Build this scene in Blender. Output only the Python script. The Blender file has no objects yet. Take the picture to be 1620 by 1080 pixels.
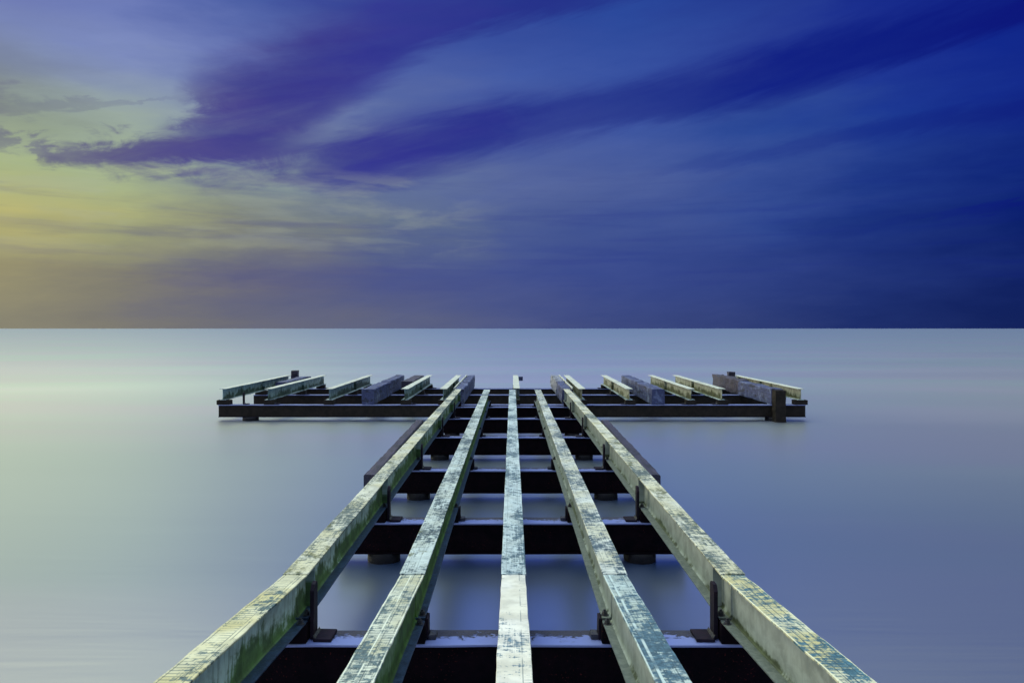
import bpy, bmesh, math, random
from mathutils import Vector, noise
R = math.radians
random.seed(7)
scn = bpy.context.scene
COL = scn.collection

# ------------------------------------------------------------------ camera
WZ = 3.00                    # camera height above the water
F = 1150.0                   # focal length in photo pixels (1620 wide)
cam_d = bpy.data.cameras.new("camera")
cam = bpy.data.objects.new("camera", cam_d)
COL.objects.link(cam)
cam.location = (0, 0, WZ)
cam.rotation_euler = (R(90), 0, 0)
cam_d.sensor_width = 36
cam_d.lens = F / 1620 * 36
cam_d.shift_y = -20.5 / 1620
cam_d.clip_start = 0.05
cam_d.clip_end = 60000
scn.camera = cam

# ------------------------------------------------------------------ exposure
vs = scn.view_settings
vs.view_transform = 'Standard'
vs.look = 'None'
vs.exposure = 0
vs.gamma = 1
scn.render.engine = 'CYCLES'
scn.cycles.use_denoising = True
scn.cycles.max_bounces = 6
scn.cycles.diffuse_bounces = 3
scn.cycles.glossy_bounces = 4
scn.cycles.sample_clamp_indirect = 4


# ------------------------------------------------------------------ node helper
class NT:
    def __init__(s, tree):
        s.t = tree
        s.n = tree.nodes
        s.l = tree.links

    def node(s, typ, **kw):
        n = s.n.new(typ)
        for k, v in kw.items():
            setattr(n, k, v)
        return n

    def put(s, inp, v):
        if hasattr(v, 'is_linked') or isinstance(v, bpy.types.NodeSocket):
            s.l.new(v, inp)
        else:
            inp.default_value = v

    def m(s, op, a, b=None, c=None, clamp=False):
        n = s.node('ShaderNodeMath', operation=op, use_clamp=clamp)
        s.put(n.inputs[0], a)
        if b is not None: s.put(n.inputs[1], b)
        if c is not None: s.put(n.inputs[2], c)
        return n.outputs[0]

    def vec(s, x, y, z=0.0):
        n = s.node('ShaderNodeCombineXYZ')
        s.put(n.inputs[0], x); s.put(n.inputs[1], y); s.put(n.inputs[2], z)
        return n.outputs[0]

    def noise(s, vec, scale=1.0, detail=4.0, rough=0.5, dist=0.0, lac=2.0):
        n = s.node('ShaderNodeTexNoise')
        s.l.new(vec, n.inputs['Vector'])
        n.inputs['Scale'].default_value = scale
        n.inputs['Detail'].default_value = detail
        n.inputs['Roughness'].default_value = rough
        n.inputs['Distortion'].default_value = dist
        n.inputs['Lacunarity'].default_value = lac
        return n.outputs['Fac']

    def rng(s, v, a, b, c=0.0, d=1.0, smooth=True):
        n = s.node('ShaderNodeMapRange')
        n.interpolation_type = 'SMOOTHSTEP' if smooth else 'LINEAR'
        s.put(n.inputs[0], v)
        n.inputs[1].default_value = a
        n.inputs[2].default_value = b
        n.inputs[3].default_value = c
        n.inputs[4].default_value = d
        return n.outputs[0]

    def mix(s, f, a, b, mode='MIX'):
        n = s.node('ShaderNodeMix', data_type='RGBA', blend_type=mode)
        s.put(n.inputs[0], f)
        s.put(n.inputs[6], a if not isinstance(a, tuple) else (*a[:3], 1))
        s.put(n.inputs[7], b if not isinstance(b, tuple) else (*b[:3], 1))
        return n.outputs[2]

    def ramp(s, f, stops, interp='LINEAR'):
        n = s.node('ShaderNodeValToRGB')
        cr = n.color_ramp
        cr.interpolation = interp
        while len(cr.elements) > 1:
            cr.elements.remove(cr.elements[-1])
        cr.elements[0].position = stops[0][0]
        cr.elements[0].color = (*stops[0][1], 1)
        for p, c in stops[1:]:
            e = cr.elements.new(p)
            e.color = (*c, 1)
        s.put(n.inputs[0], f)
        return n.outputs[0]

    def curve(s, v, pts, x0, x1, y0, y1):
        """smooth function through pts, for v in x0..x1"""
        t = s.m('DIVIDE', s.m('SUBTRACT', v, x0), x1 - x0, clamp=True)
        n = s.node('ShaderNodeFloatCurve')
        c = n.mapping.curves[0]
        q = [((x - x0) / (x1 - x0), (y - y0) / (y1 - y0)) for x, y in pts]
        c.points[0].location = q[0]
        c.points[1].location = q[-1]
        for p in q[1:-1]:
            c.points.new(*p)
        n.mapping.update()
        s.l.new(t, n.inputs['Value'])
        return s.m('ADD', s.m('MULTIPLY', n.outputs[0], y1 - y0), y0)


def lin(c):
    o = []
    for v in c[:3]:
        v = v / 255
        o.append(v / 12.92 if v <= .04045 else ((v + .055) / 1.055) ** 2.4)
    return tuple(o)


# ------------------------------------------------------------------ sky (world)
SUN_AZ, SUN_EL = -62.0, 14.0        # degrees, azimuth measured from +Y towards +X
world = bpy.data.worlds.new("World")
scn.world = world
world.use_nodes = True
wt = NT(world.node_tree)
wt.n.clear()
tc = wt.node('ShaderNodeTexCoord')
sep = wt.node('ShaderNodeSeparateXYZ')
wt.l.new(tc.outputs['Generated'], sep.inputs[0])
DX, DY, DZ = sep.outputs
az = wt.m('MULTIPLY', wt.m('ARCTAN2', DX, DY), 180 / math.pi)
el = wt.m('MULTIPLY', wt.m('ARCSINE', DZ), 180 / math.pi)
el = wt.m('MAXIMUM', el, 0.05)

# soft drifting of the colour bands
w1 = wt.noise(wt.vec(wt.m('MULTIPLY', az, .06), wt.m('MULTIPLY', el, .30), 3.0), 1, 3, .55)
w2 = wt.noise(wt.vec(wt.m('MULTIPLY', az, .10), wt.m('MULTIPLY', el, .42), 9.0), 1, 5, .6)
elw = wt.m('ADD', el, wt.m('MULTIPLY', wt.m('SUBTRACT', w1, .5), wt.rng(el, 0, 6, .4, 4.0)))
azw = wt.m('ADD', az, wt.m('MULTIPLY', wt.m('SUBTRACT', w2, .5), 14.0))

AZS = [-180, -110, -60, -35, -28, -20, -10, 0, 9, 19, 27, 35, 90, 180]
ROWS = [
    (0.2, [(60, 64, 90), (110, 105, 90), (160, 150, 110), (136, 132, 114), (124, 121, 113), (106, 107, 122), (93, 99, 130), (76, 86, 133), (58, 72, 128), (42, 58, 116), (26, 44, 106), (14, 32, 92), (8, 20, 60), (60, 64, 90)]),
    (4.2, [(60, 64, 90), (120, 115, 90), (200, 180, 110), (150, 144, 112), (130, 127, 114), (98, 99, 126), (74, 84, 138), (65, 80, 142), (54, 72, 140), (42, 62, 132), (26, 48, 120), (8, 30, 100), (4, 16, 60), (60, 64, 90)]),
    (7.7, [(60, 64, 95), (130, 125, 100), (210, 195, 120), (184, 180, 118), (170, 174, 124), (130, 134, 122), (100, 114, 138), (72, 90, 146), (60, 80, 145), (42, 68, 142), (22, 48, 125), (2, 30, 110), (4, 18, 70), (60, 64, 95)]),
    (11.2, [(60, 66, 100), (125, 130, 110), (190, 195, 140), (166, 182, 138), (164, 182, 145), (134, 152, 155), (98, 114, 152), (84, 101, 156), (74, 94, 156), (50, 76, 150), (26, 56, 138), (8, 38, 125), (4, 22, 80), (60, 66, 100)]),
    (15.0, [(60, 68, 110), (115, 122, 120), (160, 170, 160), (126, 136, 142), (148, 163, 165), (136, 153, 176), (92, 108, 160), (72, 92, 160), (60, 85, 160), (38, 70, 150), (18, 52, 145), (5, 35, 135), (4, 24, 90), (60, 68, 110)]),
    (19.0, [(62, 70, 118), (105, 115, 135), (140, 150, 175), (118, 132, 182), (122, 137, 190), (98, 114, 178), (78, 98, 165), (62, 88, 165), (50, 78, 160), (38, 62, 150), (20, 45, 145), (2, 35, 140), (4, 26, 95), (62, 70, 118)]),
    (23.5, [(64, 72, 122), (100, 108, 140), (125, 135, 180), (100, 112, 180), (92, 108, 178), (66, 88, 162), (52, 72, 154), (44, 70, 154), (34, 68, 154), (30, 55, 145), (15, 40, 140), (0, 30, 135), (4, 26, 95), (64, 72, 122)]),
    (36.0, [(70, 76, 90), (150, 150, 120), (245, 242, 150), (250, 252, 150), (245, 250, 150), (226, 236, 156), (60, 98, 158), (8, 50, 145), (22, 58, 138), (136, 144, 108), (144, 146, 78), (142, 142, 56), (128, 130, 50), (70, 76, 90)]),  # unseen sky, sides bright and centre dark to shape the water's tone
    (66.0, [(120, 135, 165), (160, 175, 190), (206, 218, 214), (206, 218, 218), (204, 217, 222), (200, 214, 226), (194, 208, 228), (184, 200, 218), (170, 188, 206), (156, 174, 188), (140, 158, 170), (116, 140, 165), (100, 122, 148), (120, 135, 165)]),
]
facaz = wt.m('DIVIDE', wt.m('ADD', azw, 180.0), 360.0, clamp=True)
cur = None
prev = None
for e, cols in ROWS:
    c = wt.ramp(facaz, [((a + 180) / 360, lin(k)) for a, k in zip(AZS, cols)], 'EASE' if False else 'LINEAR')
    if cur is None:
        cur = c
    else:
        cur = wt.mix(wt.rng(elw, prev, e, smooth=False), cur, c)
    prev = e

# long slanting streaks (run up to the right)
ca, sa = math.cos(R(14)), math.sin(R(14))
su = wt.m('ADD', wt.m('MULTIPLY', az, ca), wt.m('MULTIPLY', el, sa))
sv = wt.m('SUBTRACT', wt.m('MULTIPLY', el, ca), wt.m('MULTIPLY', az, sa))
st = wt.noise(wt.vec(wt.m('MULTIPLY', su, .045), wt.m('MULTIPLY', sv, .34), 1.3), 1, 6, .58, .3)
st2 = wt.noise(wt.vec(wt.m('MULTIPLY', su, .12), wt.m('MULTIPLY', sv, .8), 5.3), 1, 6, .6, .4)
puf = wt.noise(wt.vec(wt.m('MULTIPLY', az, .30), wt.m('MULTIPLY', el, .7), 2.0), 1, 7, .62, .6)
hz = wt.noise(wt.vec(wt.m('MULTIPLY', az, .07), wt.m('MULTIPLY', el, 1.1), 8.0), 1, 6, .6, .2)
sw = wt.m('SUBTRACT', st, .5)
sw2 = wt.m('SUBTRACT', st2, .5)
pw = wt.m('SUBTRACT', puf, .5)
elC = wt.m('ADD', el, wt.m('ADD', wt.m('MULTIPLY', sw, 3.2), wt.m('MULTIPLY', sw2, 2.0)))
leftness = wt.rng(az, -8, -22)
elC = wt.m('ADD', elC, wt.m('MULTIPLY', wt.m('MULTIPLY', pw, 3.2), leftness))


azE = wt.m('ADD', az, wt.m('ADD', wt.m('MULTIPLY', pw, 9.0), wt.m('MULTIPLY', sw, 9.0)))


def band(cpts, up, dn, spts, x0, x1):
    c = wt.curve(az, cpts, x0, x1, 0, 30)
    u = wt.curve(az, up, x0, x1, 0, 8)
    d = wt.curve(az, dn, x0, x1, 0, 8)
    s = wt.curve(azE, spts, x0, x1, 0, 1)
    dd = wt.m('SUBTRACT', elC, c)
    above = wt.rng(wt.m('DIVIDE', dd, u), 0.25, 1.2, 1, 0)
    below = wt.rng(wt.m('DIVIDE', wt.m('MULTIPLY', dd, -1.0), d), 0.3, 1.15, 1, 0)
    k = wt.m('MULTIPLY', above, below)
    inn = wt.m('MULTIPLY', wt.rng(az, x0, x0 + 4), wt.rng(az, x1, x1 - 5))
    return wt.m('MULTIPLY', wt.m('MULTIPLY', k, s), inn)


bandA = band([(-34, 12.4), (-26, 13.0), (-23, 14.0), (-19, 15.6), (-15, 17.8), (-10, 20.4), (-4.5, 22.5), (1.5, 23.6), (10, 24.6), (20, 26)],
             [(-34, .5), (-26.5, 1.5), (-24.5, 4.2), (-22, 5.6), (-18, 6.4), (-13, 6.6), (-8, 5.6), (-4, 4.2), (2, 2.6), (20, 1.5)],
             [(-34, .5), (-26, 2.0), (-22, 4.2), (-18, 5.0), (-13, 3.4), (-8, 2.1), (-4, 1.5), (2, 1.0), (20, .6)],
             [(-34, 0), (-27.5, 0), (-25, .35), (-22.5, .95), (-21, 1), (-14, 1), (-8, .9), (-2, .95), (3, .9), (9, .5), (15, .1), (20, 0)], -34, 20)
bandB = band([(-22, 12.0), (-18, 12.1), (-14.2, 12.4), (-10.3, 13.2), (-5.5, 14.3), (-2.5, 15.0), (2, 15.8), (9.4, 16.8), (16.5, 17.6), (23, 18.5), (29, 19.3), (36, 20.0), (50, 22)],
             [(-22, .8), (-16, 2.0), (-12, 2.9), (-8, 3.2), (0, 2.5), (9, 2.3), (17, 2.7), (25, 2.4), (36, 2.0), (50, 1.5)],
             [(-22, 1.0), (-16, 2.0), (-12, 2.6), (-8, 2.8), (0, 2.2), (9, 1.7), (17, 1.9), (25, 1.6), (36, 1.3), (50, 1.2)],
             [(-22, 0), (-19, .45), (-14, .95), (-9, 1.0), (-3, 1.0), (3, .8), (12, .85), (20, 1), (36, 1), (50, .4)], -22, 50)
bandC = band([(-40, 12.0), (-34, 12.0), (-30, 12.2), (-25, 12.5), (-15, 13.2)],
             [(-40, .5), (-33, .7), (-29, 1.1), (-25, 1.3), (-15, 1.6)],
             [(-40, .4), (-33, 1.0), (-29, 1.9), (-25, 1.7), (-15, 1.4)],
             [(-40, .5), (-34.5, .6), (-33.4, .1), (-32.3, .7), (-30, 1), (-25, 1), (-21, .9), (-15, 0)], -40, -15)
bandD = band([(-60, 14.3), (-36, 14.2), (-30, 15.1), (-26, 15.7), (-22, 16)],
             [(-60, 1), (-36, 1.0), (-30, .4), (-22, .2)],
             [(-60, 1), (-36, 1.2), (-30, .5), (-22, .2)],
             [(-60, .4), (-36, .45), (-33, .3), (-28, .25), (-22, 0)], -60, -22)
bandF = band([(18, 6.2), (25, 6.9), (31, 7.5), (40, 8.1)],
             [(18, .3), (31, .4), (40, .6)], [(18, .3), (31, .5), (40, .8)],
             [(18, 0), (25, .15), (31, .4), (36, .65), (40, .6)], 18, 40)
bandG = band([(8, 11.6), (16, 12.2), (24, 13.2), (33, 13.8), (40, 14)],
             [(8, .5), (24, .8), (40, 1)], [(8, .5), (24, .9), (40, 1)],
             [(8, 0), (16, .25), (28, .4), (36, .4), (40, .3)], 8, 40)
ccol = wt.ramp(facaz, [((a + 180) / 360, lin(k)) for a, k in [
    (-40, (96, 88, 130)), (-29, (84, 78, 132)), (-23, (72, 68, 140)), (-18, (58, 58, 138)), (-10, (46, 48, 142)), (0, (34, 46, 138)),
    (10, (26, 42, 134)), (20, (4, 26, 130)), (27, (0, 22, 126)), (36, (0, 12, 120))]])
tex = wt.rng(wt.m('ADD', wt.m('MULTIPLY', st, .5), wt.m('MULTIPLY', st2, .5)), .36, .66, 1.0, .80)
for b in (bandA, bandB, bandC, bandD, bandF, bandG):
    cur = wt.mix(wt.m('MULTIPLY', b, tex), cur, ccol)
# wisps in the clear parts, cool and warm
wis = wt.m('MULTIPLY', wt.rng(hz, .46, .72), wt.rng(el, 1.5, 5))
wis = wt.m('MULTIPLY', wis, wt.rng(el, 14, 9))
cur = wt.mix(wt.m('MULTIPLY', wis, .42), cur, wt.mix(.35, ccol, cur))
hz2 = wt.noise(wt.vec(wt.m('MULTIPLY', az, .09), wt.m('MULTIPLY', el, .5), 21.0), 1, 5, .58, .3)
lig = wt.m('MULTIPLY', wt.rng(hz2, .46, .62), wt.rng(el, 13.0, 10.5))
lig = wt.m('MULTIPLY', wt.m('MULTIPLY', lig, wt.rng(el, 4, 7)), wt.rng(az, 2, -9))
cur = wt.mix(wt.m('MULTIPLY', lig, .45), cur, wt.mix(.5, cur, lin((168, 176, 160))))
cur = wt.mix(1.0, cur, wt.mix(st2, (1.10, 1.09, 1.06), (.91, .92, .94)), 'MULTIPLY')

hs = wt.node('ShaderNodeHueSaturation')
hs.inputs['Saturation'].default_value = .98
wt.l.new(cur, hs.inputs['Color'])
cur = hs.outputs[0]

# bright veil added to the unseen upper sky to light water and beam tops
sky = wt.node('ShaderNodeTexSky', sky_type='NISHITA')
sky.sun_disc = False
sky.sun_elevation = R(SUN_EL)
sky.sun_rotation = R(SUN_AZ)
sky.altitude = 0
sky.air_density = 1.5
sky.dust_density = 2.0
UP = 2.65
boost = wt.mix(1.0, cur, (UP, UP, UP), 'MULTIPLY')
high = wt.rng(el, 24.5, 33)
cur = wt.mix(high, cur, boost)
topc = wt.rng(el, 48, 70)
cur = wt.mix(topc, cur, wt.mix(1.0, cur, (2.15, 2.15, 2.1), 'MULTIPLY'))
bg1 = wt.node('ShaderNodeBackground')
wt.l.new(cur, bg1.inputs[0])
bg1.inputs[1].default_value = 1.0
bg2 = wt.node('ShaderNodeBackground')
wt.l.new(wt.mix(wt.m('MULTIPLY', high, .35), (0, 0, 0), sky.outputs[0]), bg2.inputs[0])
bg2.inputs[1].default_value = 0.05
ad = wt.node('ShaderNodeAddShader')
wt.l.new(bg1.outputs[0], ad.inputs[0])
wt.l.new(bg2.outputs[0], ad.inputs[1])
wo = wt.node('ShaderNodeOutputWorld')
wt.l.new(ad.outputs[0], wo.inputs[0])

# ------------------------------------------------------------------ sun: the glow behind thin cloud on the left
sd = bpy.data.lights.new("sun", 'SUN')
sd.energy = 1.0
sd.angle = R(12)
sd.color = (1.0, .91, .70)
sun = bpy.data.objects.new("sun", sd)
COL.objects.link(sun)
sdir = Vector((math.sin(R(SUN_AZ)) * math.cos(R(SUN_EL)), math.cos(R(SUN_AZ)) * math.cos(R(SUN_EL)), math.sin(R(SUN_EL))))
sun.rotation_euler = sdir.to_track_quat('Z', 'Y').to_euler()
sun.location = sdir * 60


# ------------------------------------------------------------------ materials
def new_mat(name):
    m = bpy.data.materials.new(name)
    m.use_nodes = True
    t = NT(m.node_tree)
    t.n.clear()
    out = t.node('ShaderNodeOutputMaterial')
    return m, t, out


def principled(t, out, col, rough, metal=0.0, spec=.5, bump=None, bstr=.3, bdist=.01, **kw):
    p = t.node('ShaderNodeBsdfPrincipled')
    t.put(p.inputs['Base Color'], col if not isinstance(col, tuple) else (*col, 1))
    t.put(p.inputs['Roughness'], rough)
    t.put(p.inputs['Metallic'], metal)
    t.put(p.inputs['Specular IOR Level'], spec)
    if bump is not None:
        b = t.node('ShaderNodeBump')
        b.inputs['Strength'].default_value = bstr
        b.inputs['Distance'].default_value = bdist
        t.l.new(bump, b.inputs['Height'])
        t.l.new(b.outputs[0], p.inputs['Normal'])
    t.l.new(p.outputs[0], out.inputs[0])
    return p


def objxyz(t):
    tc = t.node('ShaderNodeTexCoord')
    s = t.node('ShaderNodeSeparateXYZ')
    t.l.new(tc.outputs['Object'], s.inputs[0])
    oi = t.node('ShaderNodeObjectInfo')
    return s.outputs[0], s.outputs[1], s.outputs[2], t.m('MULTIPLY', oi.outputs['Random'], 37.0), tc


def mat_flange(name, cream, steel, cover=.5, moss=.3, ladder=1.0, rung_x=(-.09, .09), rail=(-.055, .0, .055), yellow=0.0, light=()):
    """weathered pale paint worn to grey steel, with the printed ladder of old decking clips"""
    m, t, out = new_mat(name)
    x, y, z, rnd, _ = objxyz(t)
    v = t.vec(x, y, rnd)
    big = t.noise(t.vec(t.m('MULTIPLY', x, 2.0), t.m('MULTIPLY', y, .9), rnd), 1, 4, .6)
    fine = t.noise(v, 16, 9, .72, .4)
    scr = t.noise(t.vec(t.m('MULTIPLY', x, 9), t.m('MULTIPLY', y, 70), rnd), 1, 5, .7)
    lng = t.noise(t.vec(t.m('MULTIPLY', x, 90), t.m('MULTIPLY', y, 3.0), rnd), 1, 4, .6)
    s = t.m('ADD', t.m('ADD', t.m('MULTIPLY', fine, .9), t.m('MULTIPLY', big, .9)), t.m('ADD', t.m('MULTIPLY', scr, .60), t.m('MULTIPLY', lng, .35)))
    s = t.m('SUBTRACT', s, 1.375)                      # around 0
    worn = t.rng(s, .05 - (cover - .5) * .5, -.06 - (cover - .5) * .5)       # 1 where bare steel shows
    tone = t.noise(v, 5, 5, .6)
    cr = t.mix(t.rng(tone, .35, .65), cream, tuple(c * .70 + .03 for c in cream))
    if yellow:
        cr = t.mix(t.m('MULTIPLY', t.rng(t.noise(v, 2.3, 3, .5), .42, .6), yellow), cr, (.58, .50, .17))
    stl = t.mix(t.rng(t.noise(v, 30, 5, .7), .35, .65), steel, tuple(c * .45 for c in steel))
    col = t.mix(worn, cr, stl)
    # thin rails along, rungs across
    if ladder:
        rungs = t.m('ABSOLUTE', t.m('SUBTRACT', t.m('FRACT', t.m('MULTIPLY', t.m('ADD', y, t.m('MULTIPLY', x, .02)), 1 / .042)), .5))
        rmask = t.rng(rungs, .30, .42)
        inside = t.m('MULTIPLY', t.m('GREATER_THAN', x, rung_x[0]), t.m('LESS_THAN', x, rung_x[1]))
        part = t.rng(t.noise(t.vec(t.m('MULTIPLY', x, 7), t.m('MULTIPLY', y, 3.5), t.m('ADD', rnd, 4.0)), 1, 4, .65), .40, .56)
        rmask = t.m('MULTIPLY', t.m('MULTIPLY', rmask, inside), part)
        col = t.mix(t.m('MULTIPLY', rmask, .62 * ladder), col, tuple(c * .5 for c in steel))
        for k in rail:
            d = t.m('ABSOLUTE', t.m('SUBTRACT', x, k))
            g = t.m('MULTIPLY', t.rng(d, .0045, .0015), t.rng(t.noise(t.vec(x, t.m('MULTIPLY', y, 5), t.m('ADD', rnd, k * 50 + 2)), 1, 3, .5), .38, .5))
            col = t.mix(t.m('MULTIPLY', g, .75 * ladder), col, tuple(c * .4 for c in steel))
    for k, hw_ in light:          # bright worn lines
        d = t.m('ABSOLUTE', t.m('SUBTRACT', x, k))
        g = t.m('MULTIPLY', t.rng(d, hw_, hw_ * .4), t.rng(t.noise(t.vec(x, t.m('MULTIPLY', y, 4), t.m('ADD', rnd, k * 70 + 6)), 1, 4, .6), .36, .50))
        col = t.mix(t.m('MULTIPLY', g, .85), col, tuple(min(1, c * 1.15) for c in cream))
    ms = t.rng(t.m('ADD', t.noise(t.vec(t.m('MULTIPLY', x, 5), t.m('MULTIPLY', y, 3.2), t.m('ADD', rnd, 9.0)), 1, 7, .72), t.m('MULTIPLY', fine, .25)), .80 - moss * .22, .90 - moss * .22)
    col = t.mix(t.m('MULTIPLY', ms, .8), col, (.085, .095, .018))
    rough = t.m('ADD', .42, t.m('MULTIPLY', fine, .3))
    principled(t, out, col, rough, spec=.45, bump=t.m('ADD', t.m('MULTIPLY', worn, -.5), fine), bstr=.35, bdist=.004)
    return m


def mat_web(name, base, dark, moss=.3, mosscol=(.035, .07, .01), bottom=.35, streak=.5, rough=.5, metal=0.0):
    m, t, out = new_mat(name)
    x, y, z, rnd, _ = objxyz(t)
    v = t.vec(y, z, rnd)
    n1 = t.noise(v, 6, 7, .65, .3)
    drip = t.noise(t.vec(t.m('MULTIPLY', y, 26), t.m('MULTIPLY', z, 2.2), rnd), 1, 5, .65)
    pat = t.noise(t.vec(t.m('MULTIPLY', y, 1.1), t.m('MULTIPLY', z, 1.0), t.m('ADD', rnd, 5.0)), 1, 3, .5)
    col = t.mix(t.rng(n1, .35, .68), base, tuple(c * .62 for c in base))
    col = t.mix(t.m('MULTIPLY', t.rng(drip, .50, .66), streak), col, dark)
    # growth: thickest low on the plate, in patches
    low = t.rng(z, bottom, 0.0, 0, .30)
    g = t.m('ADD', t.m('ADD', t.m('MULTIPLY', n1, .55), t.m('MULTIPLY', pat, .7)), t.m('ADD', low, t.m('MULTIPLY', drip, .25)))
    g = t.rng(g, .98 - moss * .3, 1.10 - moss * .3)
    col = t.mix(t.m('MULTIPLY', g, .9), col, t.mix(t.rng(n1, .4, .6), mosscol, tuple(c * .45 for c in mosscol)))
    rg = t.m('ADD', rough, t.m('MULTIPLY', n1, .2))
    principled(t, out, col, rg, metal=metal, spec=.5, bump=t.m('ADD', n1, drip), bstr=.25, bdist=.004)
    return m


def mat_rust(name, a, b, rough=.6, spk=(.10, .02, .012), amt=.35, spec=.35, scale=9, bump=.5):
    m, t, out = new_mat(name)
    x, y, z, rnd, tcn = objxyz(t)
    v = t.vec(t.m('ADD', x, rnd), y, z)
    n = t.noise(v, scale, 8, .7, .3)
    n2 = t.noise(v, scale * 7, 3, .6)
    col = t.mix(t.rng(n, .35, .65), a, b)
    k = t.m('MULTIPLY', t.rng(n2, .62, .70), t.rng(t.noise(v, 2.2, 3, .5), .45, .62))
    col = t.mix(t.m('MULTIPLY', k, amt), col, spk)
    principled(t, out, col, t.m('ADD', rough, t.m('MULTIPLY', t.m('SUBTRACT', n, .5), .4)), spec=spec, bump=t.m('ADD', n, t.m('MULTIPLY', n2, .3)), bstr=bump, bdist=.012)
    return m


def mat_wet_sheen(name):
    """top of the cross girders: wet plate, sky sheen painted lavender, with flaking rust along the back edge"""
    m, t, out = new_mat(name)
    x, y, z, rnd, _ = objxyz(t)
    v = t.vec(t.m('MULTIPLY', x, 1.0), t.m('MULTIPLY', y, 1.6), rnd)
    n = t.noise(v, 11, 8, .68, 1.2)
    n2 = t.noise(v, 3, 4, .6, .5)
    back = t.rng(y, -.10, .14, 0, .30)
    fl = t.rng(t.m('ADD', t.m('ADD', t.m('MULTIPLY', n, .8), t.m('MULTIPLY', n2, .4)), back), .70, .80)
    col = t.mix(fl, (.24, .29, .62), (.02, .02, .05))  # lavender base carries the sky's reflection as colour
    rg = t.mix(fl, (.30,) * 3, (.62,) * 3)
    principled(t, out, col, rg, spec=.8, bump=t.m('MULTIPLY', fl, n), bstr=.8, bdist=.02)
    return m


def mat_timber(name, a, b, pale, amt=.3):
    m, t, out = new_mat(name)
    x, y, z, rnd, _ = objxyz(t)
    gr = t.noise(t.vec(t.m('MULTIPLY', x, 45), t.m('MULTIPLY', y, 2.2), t.m('ADD', t.m('MULTIPLY', z, 45), rnd)), 1, 6, .65, .3)
    bl = t.noise(t.vec(t.m('ADD', x, rnd), y, z), 3.5, 6, .65, .4)
    col = t.mix(t.rng(gr, .35, .65), a, b)
    col = t.mix(t.m('MULTIPLY', t.rng(bl, .50, .66), amt), col, pale)
    b2 = t.noise(t.vec(t.m('MULTIPLY', x, 5), t.m('ADD', t.m('MULTIPLY', y, 2.2), rnd), t.m('MULTIPLY', z, 7)), 1, 7, .7, .5)
    col = t.mix(t.m('MULTIPLY', t.rng(b2, .52, .62), .85), col, (.008, .009, .018))
    principled(t, out, col, t.m('ADD', .38, t.m('MULTIPLY', bl, .4)), spec=.6, bump=t.m('ADD', gr, bl), bstr=.7, bdist=.02)
    return m


M = {}
M['cream_yellow'] = mat_flange('cream yellow weathered flange paint', (.80, .78, .56), (.13, .21, .23), .62, .05, 1.0, (-.085, .03), (-.075, .035, .06), .55)
M['cream_yellow_r'] = mat_flange('cream yellow flange paint with rungs', (.78, .78, .58), (.08, .21, .30), .60, .02, 1.25, (-.085, .05), (-.04, .0, .055), .6, ((-.09, .006), (.092, .005)))
M['grey_green'] = mat_flange('grey green weathered flange paint', (.72, .76, .66), (.13, .21, .24), .58, .12, 1.0, (-.085, .085), (-.075, .02, .075), .35, ((-.006, .006), (-.088, .006), (.088, .005)))
M['white_blue'] = mat_flange('white flange paint', (.92, .91, .86), (.17, .28, .38), .80, .0, .8, (.05, .09), (.045,), .15)
M['teal'] = mat_flange('teal grey flange paint', (.55, .67, .68), (.10, .20, .28), .46, .05, .9, (-.085, .085), (-.06, .05), .12, ((-.09, .006), (-.05, .012)))
M['moss_cream'] = mat_flange('mossy cream flange paint', (.80, .81, .69), (.15, .20, .20), .60, .62, .5, (-.085, .085), (-.05, .05), .35)
M['moss_blue'] = mat_flange('mossy pale blue flange paint', (.66, .77, .78), (.08, .13, .16), .52, .46, .5, (-.085, .085), (-.06, .02), .12)
M['pale_blue'] = mat_flange('pale blue grey flange paint', (.64, .77, .83), (.10, .18, .24), .54, .16, .55, (-.085, .085), (-.06, .05), .06)
M['ochre_blue'] = mat_flange('pale flange paint with ochre patches', (.74, .79, .76), (.09, .15, .20), .54, .44, .5, (-.085, .085), (-.06, .05), .3)
M['tee_top'] = mat_flange('plain pale flange paint', (.70, .74, .68), (.25, .30, .30), .85, .1, 0, yellow=.1)
M['web_green'] = mat_web('pale blue web with green growth', (.58, .76, .80), (.10, .18, .18), .42, (.08, .20, .02), .36, .55)
M['web_moss'] = mat_web('deep green web', (.20, .34, .20), (.03, .08, .03), .8, (.06, .17, .015), .36, .6)
M['web_pale'] = mat_web('pale web', (.34, .45, .48), (.08, .12, .14), .38, (.05, .09, .015), .36, .4)
M['web_smooth'] = mat_web('smooth grey green web', (.43, .50, .49), (.16, .20, .21), .12, (.07, .10, .02), .10, .25, .34)
M['web_tee_cool'] = mat_web('streaked blue green web', (.34, .50, .54), (.03, .07, .08), .42, (.03, .07, .03), .36, .85)  # cool copy, for webs turned away from the left glow
M['web_tee_glow'] = mat_web('streaked pale web with painted warm glow', (.46, .49, .40), (.10, .12, .07), .36, (.10, .11, .03), .36, .7)  # webs facing the left glow, its warmth painted into the colour
M['steel_blue'] = mat_rust('blue black steel', (.012, .026, .065), (.040, .080, .16), .40, (.2, .24, .26), .4, .6, 18, .5)
M['steel_grey'] = mat_rust('granular grey steel', (.10, .13, .13), (.20, .235, .22), .5, (.08, .10, .08), .6, .6, 25, .35)
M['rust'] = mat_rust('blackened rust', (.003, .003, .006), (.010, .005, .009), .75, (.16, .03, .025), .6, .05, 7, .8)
M['rust_red'] = mat_rust('dark purple rust', (.008, .006, .015), (.020, .011, .024), .65, (.14, .04, .03), .35, .2, 10)
M['tee_face'] = mat_rust('dark brown rust', (.022, .019, .017), (.038, .030, .026), .75, (.05, .02, .02), .3, .12, 6)
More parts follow.
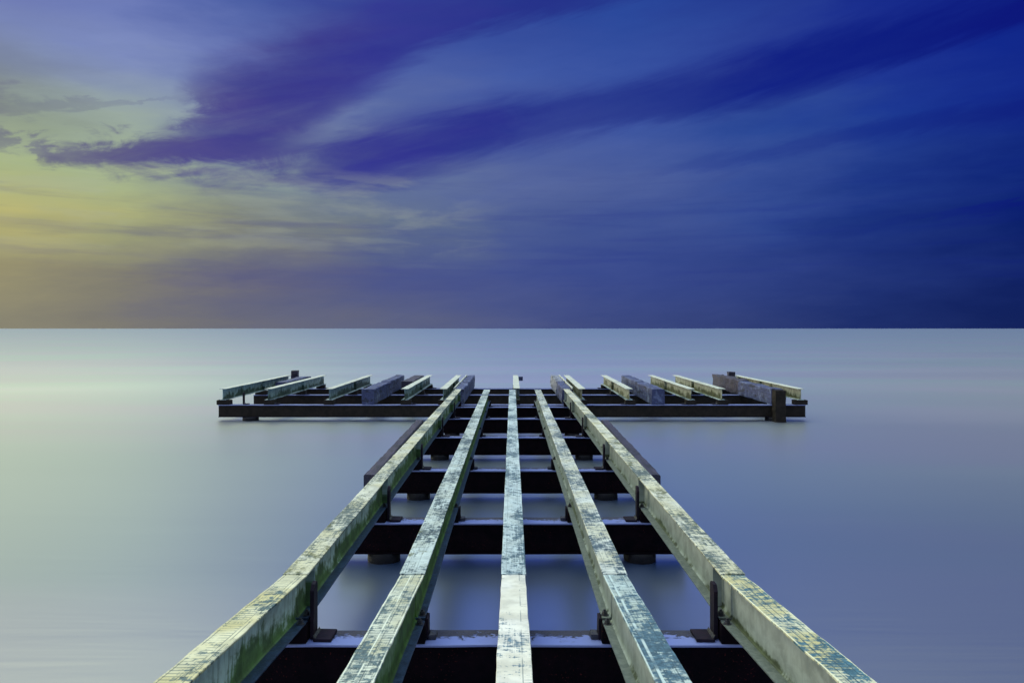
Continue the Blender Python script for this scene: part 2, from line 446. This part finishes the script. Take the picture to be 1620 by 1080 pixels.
M['wet'] = mat_wet_sheen('wet flaking plate with painted sky sheen')
M['bolt'] = mat_rust('blackened bolt steel', (.02, .02, .03), (.06, .06, .08), .4, (.15, .08, .05), .4, .7, 40)
M['timber_blue'] = mat_timber('wet blue grey timber', (.022, .028, .09), (.075, .095, .25), (.26, .32, .52), .55)
M['timber_dark'] = mat_timber('dark purple timber', (.018, .014, .034), (.050, .040, .085), (.10, .08, .16), .4)
M['timber_pale'] = mat_timber('pale split timber', (.16, .18, .26), (.34, .36, .46), (.55, .55, .58), .6)
M['pile'] = mat_rust('barnacled pile steel', (.004, .005, .010), (.012, .011, .018), .6, (.16, .10, .06), .45, .25, 12, .9)

# water: long exposure, so a milky satin surface with only the faintest grain
m, t, out = new_mat('still milky sea')
tcw = t.node('ShaderNodeTexCoord')
sx = t.node('ShaderNodeSeparateXYZ')
t.l.new(tcw.outputs['Object'], sx.inputs[0])
gx, gy = sx.outputs[0], sx.outputs[1]
n1 = t.noise(t.vec(t.m('MULTIPLY', gx, .05), t.m('MULTIPLY', gy, .55)), 1, 5, .6, .4)
n2 = t.noise(t.vec(t.m('MULTIPLY', gx, .02), t.m('MULTIPLY', gy, .12), 4.0), 1, 4, .55, .3)
bmp = t.node('ShaderNodeBump')
bmp.inputs['Strength'].default_value = .08
bmp.inputs['Distance'].default_value = .12
t.l.new(t.m('ADD', n1, n2), bmp.inputs['Height'])
dif = t.node('ShaderNodeBsdfDiffuse')
t.l.new(t.mix(n2, (.003, .055, .21), (.006, .066, .23)), dif.inputs[0])
gl = t.node('ShaderNodeBsdfAnisotropic')
gl.distribution = 'GGX'
n3 = t.noise(t.vec(t.m('MULTIPLY', gx, .035), t.m('MULTIPLY', gy, .09), 14.0), 1, 3, .5, .5)
t.l.new(t.mix(t.rng(n3, .38, .62), (.93, 1.0, .96), (.98, .95, .99)), gl.inputs['Color'])
t.l.new(t.m('ADD', t.rng(t.node('ShaderNodeLayerWeight').outputs['Facing'], .66, .97, .28, .335), t.m('MULTIPLY', n2, .05)), gl.inputs['Roughness'])
t.l.new(bmp.outputs[0], gl.inputs['Normal'])
lw = t.node('ShaderNodeLayerWeight')
lw.inputs[0].default_value = .5
fac = t.m('MULTIPLY', t.rng(lw.outputs['Facing'], .45, .93, .40, .90, smooth=False), t.rng(lw.outputs['Facing'], .93, 1.0, 1.0, .48, smooth=False))
ms = t.node('ShaderNodeMixShader')
t.l.new(fac, ms.inputs[0])
t.l.new(dif.outputs[0], ms.inputs[1])
t.l.new(gl.outputs[0], ms.inputs[2])
t.l.new(ms.outputs[0], out.inputs[0])
M['water'] = m


# ------------------------------------------------------------------ mesh helpers
def jig(p, k, s=1.0):
    v = Vector(p) * s
    return Vector((noise.noise(v + Vector((k, 0, 0))), noise.noise(v + Vector((0, k + 7.3, 0))), noise.noise(v + Vector((0, 0, k + 3.1)))))


def loft(bm, sec, ts, axis='y', jit=0.0, jscale=4.0, seed=0.0, taper=None):
    """sweep a closed 2-D section (list of (u,w)) along the stations ts"""
    rings = []
    for i, tt in enumerate(ts):
        ring = []
        for (u, w) in sec:
            if axis == 'y': p = Vector((u, tt, w))
            elif axis == 'x': p = Vector((tt, u, w))
            else: p = Vector((u, w, tt))
            if taper: p = taper(p, i / max(1, len(ts) - 1))
            if jit: p = p + jig(p, seed, jscale) * jit
            ring.append(bm.verts.new(p))
        rings.append(ring)
    n = len(sec)
    for a, b in zip(rings, rings[1:]):
        for k in range(n):
            bm.faces.new((a[k], a[(k + 1) % n], b[(k + 1) % n], b[k]))
    bm.faces.new(rings[0][::-1])
    bm.faces.new(rings[-1])


def rect(x0, x1, z0, z1, c=.003):
    return [(x0 + c, z0), (x1 - c, z0), (x1, z0 + c), (x1, z1 - c), (x1 - c, z1), (x0 + c, z1), (x0, z1 - c), (x0, z0 + c)]


def stations(a, b, step):
    n = max(1, int(round(abs(b - a) / step)))
    return [a + (b - a) * i / n for i in range(n + 1)]


def box(bm, x0, x1, y0, y1, z0, z1, c=.004):
    loft(bm, rect(x0, x1, z0, z1, c), [y0, y1])


def hexbolt(bm, x, y, z, r=.022, h=.026):
    """washer, hexagonal head and threaded stub"""
    for (rr, z0, z1, n) in ((r * 1.5, z, z + .005, 16), (r, z + .005, z + .005 + h, 6), (r * .5, z + .005 + h, z + h + .02, 10)):
        sec = [(x + rr * math.cos(2 * math.pi * k / n), y + rr * math.sin(2 * math.pi * k / n)) for k in range(n)]
        loft(bm, sec, [z0, z1], 'z')


def mesh(name, bm, mat, parent=None, loc=None, smooth=False):
    bmesh.ops.recalc_face_normals(bm, faces=bm.faces)
    me = bpy.data.meshes.new(name)
    bm.to_mesh(me)
    bm.free()
    me.materials.append(mat)
    if smooth:
        for p in me.polygons: p.use_smooth = True
    o = bpy.data.objects.new(name, me)
    COL.objects.link(o)
    if parent: o.parent = parent
    if loc: o.location = loc
    return o


def tag(o, label, cat, group=None, kind=None):
    o['label'] = label
    o['category'] = cat
    if group: o['group'] = group
    o['kind'] = kind or 'thing'
    return o


def thing(name, label, cat, loc, rot=(0, 0, 0), group=None):
    o = bpy.data.objects.new(name, None)
    o.empty_display_size = .2
    COL.objects.link(o)
    o.location = loc
    o.rotation_euler = rot
    return tag(o, label, cat, group)


def D(dz):          # depth below the camera -> height
    return WZ - dz


# levels below the camera
TOP, BEAM_H, CB_TOP, CB_BOT = 1.96, .37, 2.483, 2.885
BOT = TOP + BEAM_H
TF = .016

# ------------------------------------------------------------------ sea
bm = bmesh.new()
S = 30000
vs_ = [bm.verts.new(p) for p in ((-S, -2000, 0), (S, -2000, 0), (S, S, 0), (-S, S, 0))]
bm.faces.new(vs_)
w = mesh('sea_water', bm, M['water'])
w['kind'] = 'structure'


# ------------------------------------------------------------------ longitudinal I-beams
def ibeam(label, group, x, y0, y1, mt, mw, mb, wt_=.19, wb=.21, h=BEAM_H, webx=0.0, stiff=(), bolts=(), rise=0.0, yaw=0.0,
          side_plate=False, name='steel_beam', ztop=None, yseed=0, cap=None):
    """far end at y1 (origin), near end at y0; rise = slope upward towards the near end"""
    L = y1 - y0
    zt = D(TOP) if ztop is None else ztop
    root = thing(name, label, 'steel beam', (x, y1, zt - h), (-rise, 0, yaw), group)
    st_ = stations(-L, 0, .09 if L < 5 else .2)
    tf = TF
    bm = bmesh.new()
    loft(bm, rect(-wt_ / 2, wt_ / 2, h - tf, h, .003), st_, jit=.005, jscale=3.1 if L > 5 else 5.5, seed=x + yseed)
    mesh('top_flange', bm, mt, root)
    bm = bmesh.new()
    wsec = [(webx - .030, tf - .004), (webx + .030, tf - .004), (webx + .013, tf + .009), (webx + .007, tf + .026), (webx + .007, h - tf - .02), (webx + .02, h - tf), (webx - .02, h - tf), (webx - .007, h - tf - .02), (webx - .007, tf + .026), (webx - .013, tf + .009)]
    loft(bm, wsec, stations(-L + .012, -.012, .3), jit=.0012, jscale=1.4, seed=x)
    mesh('web', bm, mw, root)
    bm = bmesh.new()
    loft(bm, rect(-wb / 2, wb / 2, 0, tf, .003), stations(-L + .004, -.004, .25), jit=.003, jscale=2.1, seed=x + 4)
    mesh('bottom_flange', bm, mb, root)
    for s in stiff:
        yy = s - y1
        if not (-L + .02 < yy < -.02): continue
        for sg in (-1, 1):
            bm = bmesh.new()
            a = webx + sg * .012
            b = sg * wt_ * .44
            loft(bm, rect(min(a, b), max(a, b), tf + .001, h - tf - .001, .001), [yy - .005, yy + .005])
            mesh('stiffener', bm, mw, root)
    for s in bolts:
        yy = s - y1
        if not (-L + .02 < yy < -.02): continue
        for sg in (-1, 1):
            bm = bmesh.new()
            hexbolt(bm, sg * wb * .36, yy, tf)
            mesh('bolt', bm, M['bolt'], root)
    if side_plate:
        bm = bmesh.new()
        box(bm, wt_ / 2 + .002, wt_ / 2 + .19, -.55, -.52, h - .20, h - .03)
        mesh('side_lug', bm, M['timber_blue'], root)
    return root


CBY = [5.855, 9.43, 12.86, 16.72, 20.15, 23.05]      # centres of the walkway girders
JY = 5.81
XS = [-1.735, -.80, .012, .825, 1.765]
posn = ['far left', 'second from left', 'middle', 'second from right', 'far right']

nearspec = [
    ('cream', 'cream_yellow', 'web_green', 'steel_blue', .0, 'Near length of the left outer beam, yellow cream top and green algae on its web', .0),
    ('', 'grey_green', 'web_moss', 'steel_blue', .02, 'Near length of the left inner beam, grey ladder-marked top and deep green web', .0),
    ('', 'white_blue', 'web_pale', 'steel_blue', 0, 'Near length of the middle beam, whitest worn top of all', .0),
    ('', 'teal', 'web_smooth', 'steel_grey', -.02, 'Near length of the right inner beam, blue grey scuffed top and bare bottom flange', .0),
    ('', 'cream_yellow_r', 'web_smooth', 'steel_grey', 0, 'Near length of the right outer beam, yellow ladder rungs on top and smooth pale web', .0),
]
for x, (_, mt, mw, mb, wx, lab, _2) in zip(XS, nearspec):
    ibeam(lab, 'near lengths of the walkway beams', x, 2.7, JY - .014, M[mt], M[mw], M[mb], webx=wx, rise=.080, ztop=D(TOP) - .009,
          stiff=(), bolts=(5.70,))
farspec = [
    ('moss_cream', 'web_green', 'steel_blue', 0, 'Long left outer walkway beam beyond the joint, cream top with brown moss'),
    ('moss_blue', 'web_moss', 'steel_blue', .02, 'Long left inner walkway beam beyond the joint, pale top blotched with moss'),
    ('pale_blue', 'web_pale', 'steel_blue', 0, 'Long middle walkway beam beyond the joint, pale blue speckled top'),
    ('ochre_blue', 'web_smooth', 'steel_grey', -.02, 'Long right inner walkway beam beyond the joint, pale top with light web facing left'),
    ('moss_cream', 'web_smooth', 'steel_grey', 0, 'Long right outer walkway beam beyond the joint, cream top and smooth pale web facing left'),
]
for i, (x, (mt, mw, mb, wx, lab)) in enumerate(zip(XS, farspec)):
    st = [c + .22 for c in CBY] if i in (0, 4) else []
    ibeam(lab, 'far lengths of the walkway beams', x, JY + .005, 23.55 if i in (0, 4) else 23.35, M[mt], M[mw], M[mb], webx=wx,
          stiff=st, bolts=[JY + .07] + [c + .02 for c in CBY[1:]], wt_=.2 if i else .2, yseed=3)


# ------------------------------------------------------------------ cross girders
def girder(label, group, yc, x0, x1, blocks, mface, depth=.28, brackets=(), clips=(), block_w=.27, plates=True):
    root = thing('cross_girder', label, 'cross girder', (0, yc, D(CB_BOT)), (0, 0, 0), group)
    H = CB_BOT - CB_TOP
    st_ = stations(x0, x1, .35)
    bm = bmesh.new()
    loft(bm, rect(-depth / 2, depth / 2, H - .022, H, .004), st_, 'x', jit=.006, jscale=2.2, seed=yc)
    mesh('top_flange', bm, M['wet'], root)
    bm = bmesh.new()
    loft(bm, rect(-.008, .008, .022, H - .022, .001), stations(x0 + .02, x1 - .02, .5), 'x')
    mesh('web', bm, mface, root)
    bm = bmesh.new()
    loft(bm, rect(-depth / 2, depth / 2, 0, .022, .004), st_, 'x', jit=.005, jscale=2.2, seed=yc + 3)
    mesh('bottom_flange', bm, M['rust_red'] if mface is M['tee_face'] else mface, root)
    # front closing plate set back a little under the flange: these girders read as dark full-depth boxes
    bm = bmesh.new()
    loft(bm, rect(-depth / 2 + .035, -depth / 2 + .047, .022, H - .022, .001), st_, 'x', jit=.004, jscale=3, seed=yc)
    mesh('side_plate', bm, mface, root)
    bh = CB_TOP - BOT
    for bx, bw in blocks:
        bm = bmesh.new()
        loft(bm, rect(bx - bw / 2, bx + bw / 2, H + .001, H + bh - .003, .006), [-depth / 2 + .012, 0, depth / 2 - .012], jit=.004, jscale=9, seed=bx)
        b = mesh('bearing_block', bm, mface, root)
    for bx, sgn, hh in brackets:      # upright stop plates welded to a foot on the girder
        bm = bmesh.new()
        sec = [(-.06, H + .012), (.06, H + .012), (.06, H + hh - .03), (.035, H + hh), (-.03, H + hh - .004), (-.06, H + hh - .05)]
        loft(bm, sec, [bx - .015, bx - .005, bx + .005, bx + .015], 'x', jit=.006, jscale=14, seed=bx)
        br = mesh('stop_bracket', bm, M['rust_red'], root)
        bm = bmesh.new()
        a, b = sorted((bx + sgn * .02, bx + sgn * .165))
        loft(bm, rect(a, b, H + .002, H + .026, .006), stations(-.1, .1, .05), jit=.007, jscale=20, seed=bx)
        mesh('foot_plate', bm, M['rust_red'], br)
        bm = bmesh.new()
        loft(bm, [(bx + sgn * .018, H + .026), (bx + sgn * .035, H + .027), (bx + sgn * .018, H + .05)], stations(-.085, .085, .02), jit=.008, jscale=40, seed=bx)
        mesh('weld_bead', bm, M['bolt'], br)
    for bx, sgn in clips:             # small clip and packing beside the inner beams
        bm = bmesh.new()
        loft(bm, rect(-.06, .06, H + .003, H + bh + .02, .004), [bx - .008, bx + .008], 'x', jit=.004, jscale=20, seed=bx)
        c = mesh('clip_plate', bm, M['rust_red'], root)
        bm = bmesh.new()
        a, b = sorted((bx + sgn * .01, bx + sgn * .07))
        loft(bm, rect(a, b, H + .002, H + .04, .006), [-.05, 0, .05], jit=.012, jscale=25, seed=bx)
        mesh('packing', bm, M['bolt'], c)
    return root


wb_ = [(x, .23) for x in XS]
brk = [(-1.595, 1, .44), (1.625, -1, .44)]
clp = [(XS[1] + .125, 1), (XS[3] - .125, -1)]
cbl = ['Nearest cross girder, under the joint of the beams', 'Second cross girder from the camera, under the walkway beams',
       'Third cross girder from the camera, where the two side timbers begin', 'Fourth cross girder from the camera, between the side timbers',
       'Fifth cross girder from the camera, where the two side timbers end', 'Sixth cross girder, hard against the long front girder of the pier head']
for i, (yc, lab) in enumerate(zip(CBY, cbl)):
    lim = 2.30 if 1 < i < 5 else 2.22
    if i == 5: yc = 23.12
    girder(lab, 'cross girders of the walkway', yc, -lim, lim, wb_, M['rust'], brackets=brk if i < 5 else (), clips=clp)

# ------------------------------------------------------------------ side timbers along the walkway
def timber(name, label, group, x, w_, y0, y1, zb, zt, mat, seed=1, jit=.03, ragged=0.0, yaw=0.0, cat='timber', bow=0.0, parts=None):
    root_loc = (x, y0, zb)
    h = zt - zb
    L = y1 - y0
    sec = []
    n = 4
    hw = w_ / 2
    c = .02
    pts = [(-hw + c, 0), (hw - c, 0), (hw, c), (hw, h - c), (hw - c, h), (-hw + c, h), (-hw, h - c), (-hw, c)]
    for a, b in zip(pts, pts[1:] + pts[:1]):
        d = math.dist(a, b)
        k = 1 if d < .05 else 3
        for q in range(k):
            sec.append((a[0] + (b[0] - a[0]) * q / k, a[1] + (b[1] - a[1]) * q / k))
    bm = bmesh.new()

    def tp(p, f):
        e = 0
        if ragged:
            f2 = max(0, (f - .8) / .2)
            e = ragged * f2 * noise.noise(Vector((p.x * 9, seed, p.z * 9)))
        top = p.z / h
        return Vector((p.x, p.y + e, p.z + top * bow * noise.noise(Vector((seed * 3, p.y * 1.3, 0)))))
    loft(bm, sec, stations(0, L, .14), jit=jit, jscale=3.2, seed=seed, taper=tp)
    o = mesh(name, bm, mat, loc=root_loc)
    o.rotation_euler = (0, 0, yaw)
    tag(o, label, cat, group)
    return o


timber('side_timber', 'Dark timber along the outside of the walkway on the left', 'side timbers of the walkway', -2.46, .20, 12.55, 20.1, D(2.76), D(2.52), M['timber_dark'], 3, jit=.015, yaw=.012)
timber('side_timber', 'Dark timber along the outside of the walkway on the right', 'side timbers of the walkway', 2.47, .20, 12.55, 20.1, D(2.76), D(2.52), M['timber_dark'], 8, jit=.015, yaw=-.012)

# ------------------------------------------------------------------ pier head (the T)
TY = [23.66 + .14, 27.35, 30.15]
tee = [  # x front, width, label, material set, y0, y1
    (-9.41, 'Leftmost beam of the pier head, over open water at its left end', 'c', 23.68, 30.6),
    (-7.92, 'Green blotched pier head beam, second from the left end', 'c', 23.68, 30.6),
    (-5.97, 'Streaked pier head beam between the blotched beam and the left box timber', 'c', 23.68, 30.6),
    (-3.46, 'Pier head beam just right of the left box timber', 'c', 23.68, 30.6),
    (-2.24, 'Pier head beam next to the left outer walkway beam', 'c', 23.68, 30.6),
    (2.29, 'Pier head beam next to the right outer walkway beam', 'w', 23.68, 30.6),
    (3.86, 'Glow-tinted pier head beam just left of the right box timber', 'w', 23.68, 30.6),
    (5.84, 'Glow-tinted pier head beam just right of the right box timber', 'w', 23.68, 30.6),
    (6.88, 'Glow-tinted pier head beam second to the right of the right box timber', 'w', 23.68, 30.6),
    (9.42, 'Rightmost beam of the pier head, behind the decayed timber', 'w', 23.68, 30.6),
]
for k, (x, lab, mm, y0, y1) in enumerate(tee):
    ibeam(lab, 'beams of the pier head', x, y0, y1, M['tee_top'], M['web_tee_cool'] if mm == 'c' else M['web_tee_glow'],
          M['pale_blue'], wt_=.23, wb=.22, stiff=(27.4,), yseed=k, yaw=random.uniform(-.006, .006))
ibeam('Short pale beam at the far end of the walkway, right of the middle beam', 'beams of the pier head', .15, 23.85, 30.6, M['tee_top'], M['web_pale'], M['steel_grey'],
      wt_=.215, wb=.2, side_plate=True, stiff=(24.0, 27.4))

hb = [(x, .34) for x, *_ in tee] + [(-9.38, .42), (9.42, .42)]
hb = [(x, .42 if abs(x) > 9 else .33) for x, *_ in tee]
tl = ['Long front girder of the pier head, nearest of the three', 'Middle girder of the pier head', 'Back girder of the pier head against the open sea']
tbr = [(-8.78, 1, .40), (-7.78, 1, .12), (-3.3, 1, .1), (3.72, -1, .12), (5.7, -1, .12), (6.72, -1, .12)]
for i, (yc, lab) in enumerate(zip(TY, tl)):
    extra = [(-1.74, .3), (1.80, .3), (.15, .23)] if i else [(.15, .23)]
    girder(lab, 'long girders of the pier head', yc, -9.56 - (.12 if i else 0), 9.56, hb + extra, M['tee_face'], brackets=tbr if i == 0 else tbr[1:4], depth=.29)

# box timbers: two lengths each, end to end
tz0, tz1 = D(CB_TOP) + .004, D(1.975)
tim = [
    (-4.70, .40, 23.70, 27.15, 'timber_blue', 'Front length of the blue box timber left of centre on the pier head', 0, 1),
    (-4.74, .36, 27.30, 30.75, 'timber_blue', 'Back length of the blue box timber left of centre on the pier head', 0, 2),
    (-3.93, .42, 27.2, 30.7, 'timber_dark', 'Short dark flat timber behind the beam right of the left box timber', 0, 3),
    (-8.67, .38, 27.2, 30.7, 'timber_blue', 'Back timber at the left end, between the two leftmost beams', 0, 4),
    (-1.72, .29, 23.72, 27.1, 'timber_blue', 'Split timber ending the left outer walkway beam, front length', 0, 5),
    (-1.72, .29, 27.22, 30.8, 'timber_blue', 'Split timber ending the left outer walkway beam, back length', 0, 6),
    (1.80, .30, 23.72, 26.9, 'timber_blue', 'Split timber ending the right outer walkway beam, front length', 0, 7),
    (1.80, .30, 27.05, 30.8, 'timber_pale', 'Pale split timber ending the right outer walkway beam, back length', 0, 8),
    (4.77, .42, 23.70, 27.1, 'timber_blue', 'Front length of the blue box timber right of centre on the pier head', 0, 9),
    (4.80, .36, 27.25, 30.75, 'timber_blue', 'Back length of the blue box timber right of centre, with a ragged end', 0, 10),
    (8.66, .40, 23.72, 27.2, 'timber_blue', 'Front length of the thick decayed timber near the right end', 0, 11),
    (8.72, .38, 27.35, 30.9, 'timber_dark', 'Slumped back length of the thick decayed timber near the right end', 0, 12),
]
for x, w_, y0, y1, mat, lab, yw, sd_ in tim:
    rag = .35 if sd_ in (2, 7, 8, 10, 12) else .1
    zt = tz1 + (.03 if sd_ == 12 else 0) - (.03 if sd_ == 4 else 0)
    zb = tz0 if sd_ not in (3, 4) else D(2.33) + .02
    timber('box_timber', lab, 'timbers of the pier head', x, w_, y0, y1, zb, zt, M[mat], sd_, jit=.016 if sd_ not in (7, 8, 12) else .045, ragged=rag,
           bow=.06 if sd_ in (5, 6, 7, 8) else (.12 if sd_ == 12 else .03))

# pale rails bolted on the outside of the split timbers
for x, lab in ((-1.90, 'Pale rail along the left side of the left split timber'), (1.985, 'Pale rail along the right side of the right split timber')):
    bm = bmesh.new()
    loft(bm, rect(-.022, .022, 0, .06, .006), stations(0, 6.6, .2), jit=.02, jscale=1.7, seed=x)
    o = mesh('edge_rail', bm, M['tee_top'], loc=(x, 23.9, D(2.0)))
    tag(o, lab, 'rail', 'pale rails on the split timbers')
    for yy in (.2, 3.3, 6.3):
        bm = bmesh.new()
        box(bm, -.03, .03, yy - .04, yy + .04, D(CB_TOP) - D(2.0), -.001)
        mesh('rail_bracket', bm, M['rust_red'], o)

# ------------------------------------------------------------------ posts and piles
def pile(label, group, x, y, r, ztop, zbot=-2.5, mat='pile', name='steel_pile', square=False, cat='pile'):
    bm = bmesh.new()
    n = 28
    if square:
        sec = []
        for a, b in zip([(-r, -r), (r, -r), (r, r), (-r, r)], [(r, -r), (r, r), (-r, r), (-r, -r)]):
            for q in range(4): sec.append((a[0] + (b[0] - a[0]) * q / 4, a[1] + (b[1] - a[1]) * q / 4))
    else:
        sec = [(r * math.cos(2 * math.pi * k / n), r * math.sin(2 * math.pi * k / n)) for k in range(n)]
    loft(bm, sec, stations(zbot, ztop, .08), 'z', jit=.018, jscale=7, seed=x + y)
    o = mesh(name, bm, M[mat], loc=(x, y, 0), smooth=not square)
    tag(o, label, cat, group)
    return o


ordn = ['nearest', 'second', 'third', 'fourth', 'fifth', 'sixth']
for i, yc in enumerate(CBY):
    if i == 5: continue
    for sx_, sd_ in ((-1.66, 'left'), (1.66, 'right')):
        pile('Round steel pile under the %s end of the %s cross girder' % (sd_, ordn[i]), 'piles of the walkway', sx_, yc + .02, .205, D(CB_BOT) - .002)
for j, (yy, nm) in enumerate(((TY[0], 'front'), (TY[1], 'middle'), (TY[2], 'back'))):
    for xx, sd_ in ((-8.55, 'left end'), (8.55, 'right end')) + (((-4.7, 'left box timber'), (4.78, 'right box timber')) if j else ()):
        pile('Thick pile under the %s girder of the pier head at its %s' % (nm, sd_), 'piles of the pier head', xx, yy, .255, D(CB_BOT) - .002)
pile('Square dark post standing against the front girder near the right end of the pier head', None, 8.60, 23.42, .165, D(1.99), name='fender_post', mat='tee_face', square=True, cat='post')
pile('Short square post rising behind the leftmost beam of the pier head', 'posts at the back of the pier head', -9.10, 30.50, .13, D(1.76), D(CB_TOP) + .005 , name='mooring_post', mat='timber_dark', square=True, cat='post')
pile('Short square post rising behind the slumped timber at the right of the pier head', 'posts at the back of the pier head', 9.12, 30.25, .13, D(1.80), D(CB_TOP) + .005, name='mooring_post', mat='timber_dark', square=True, cat='post')
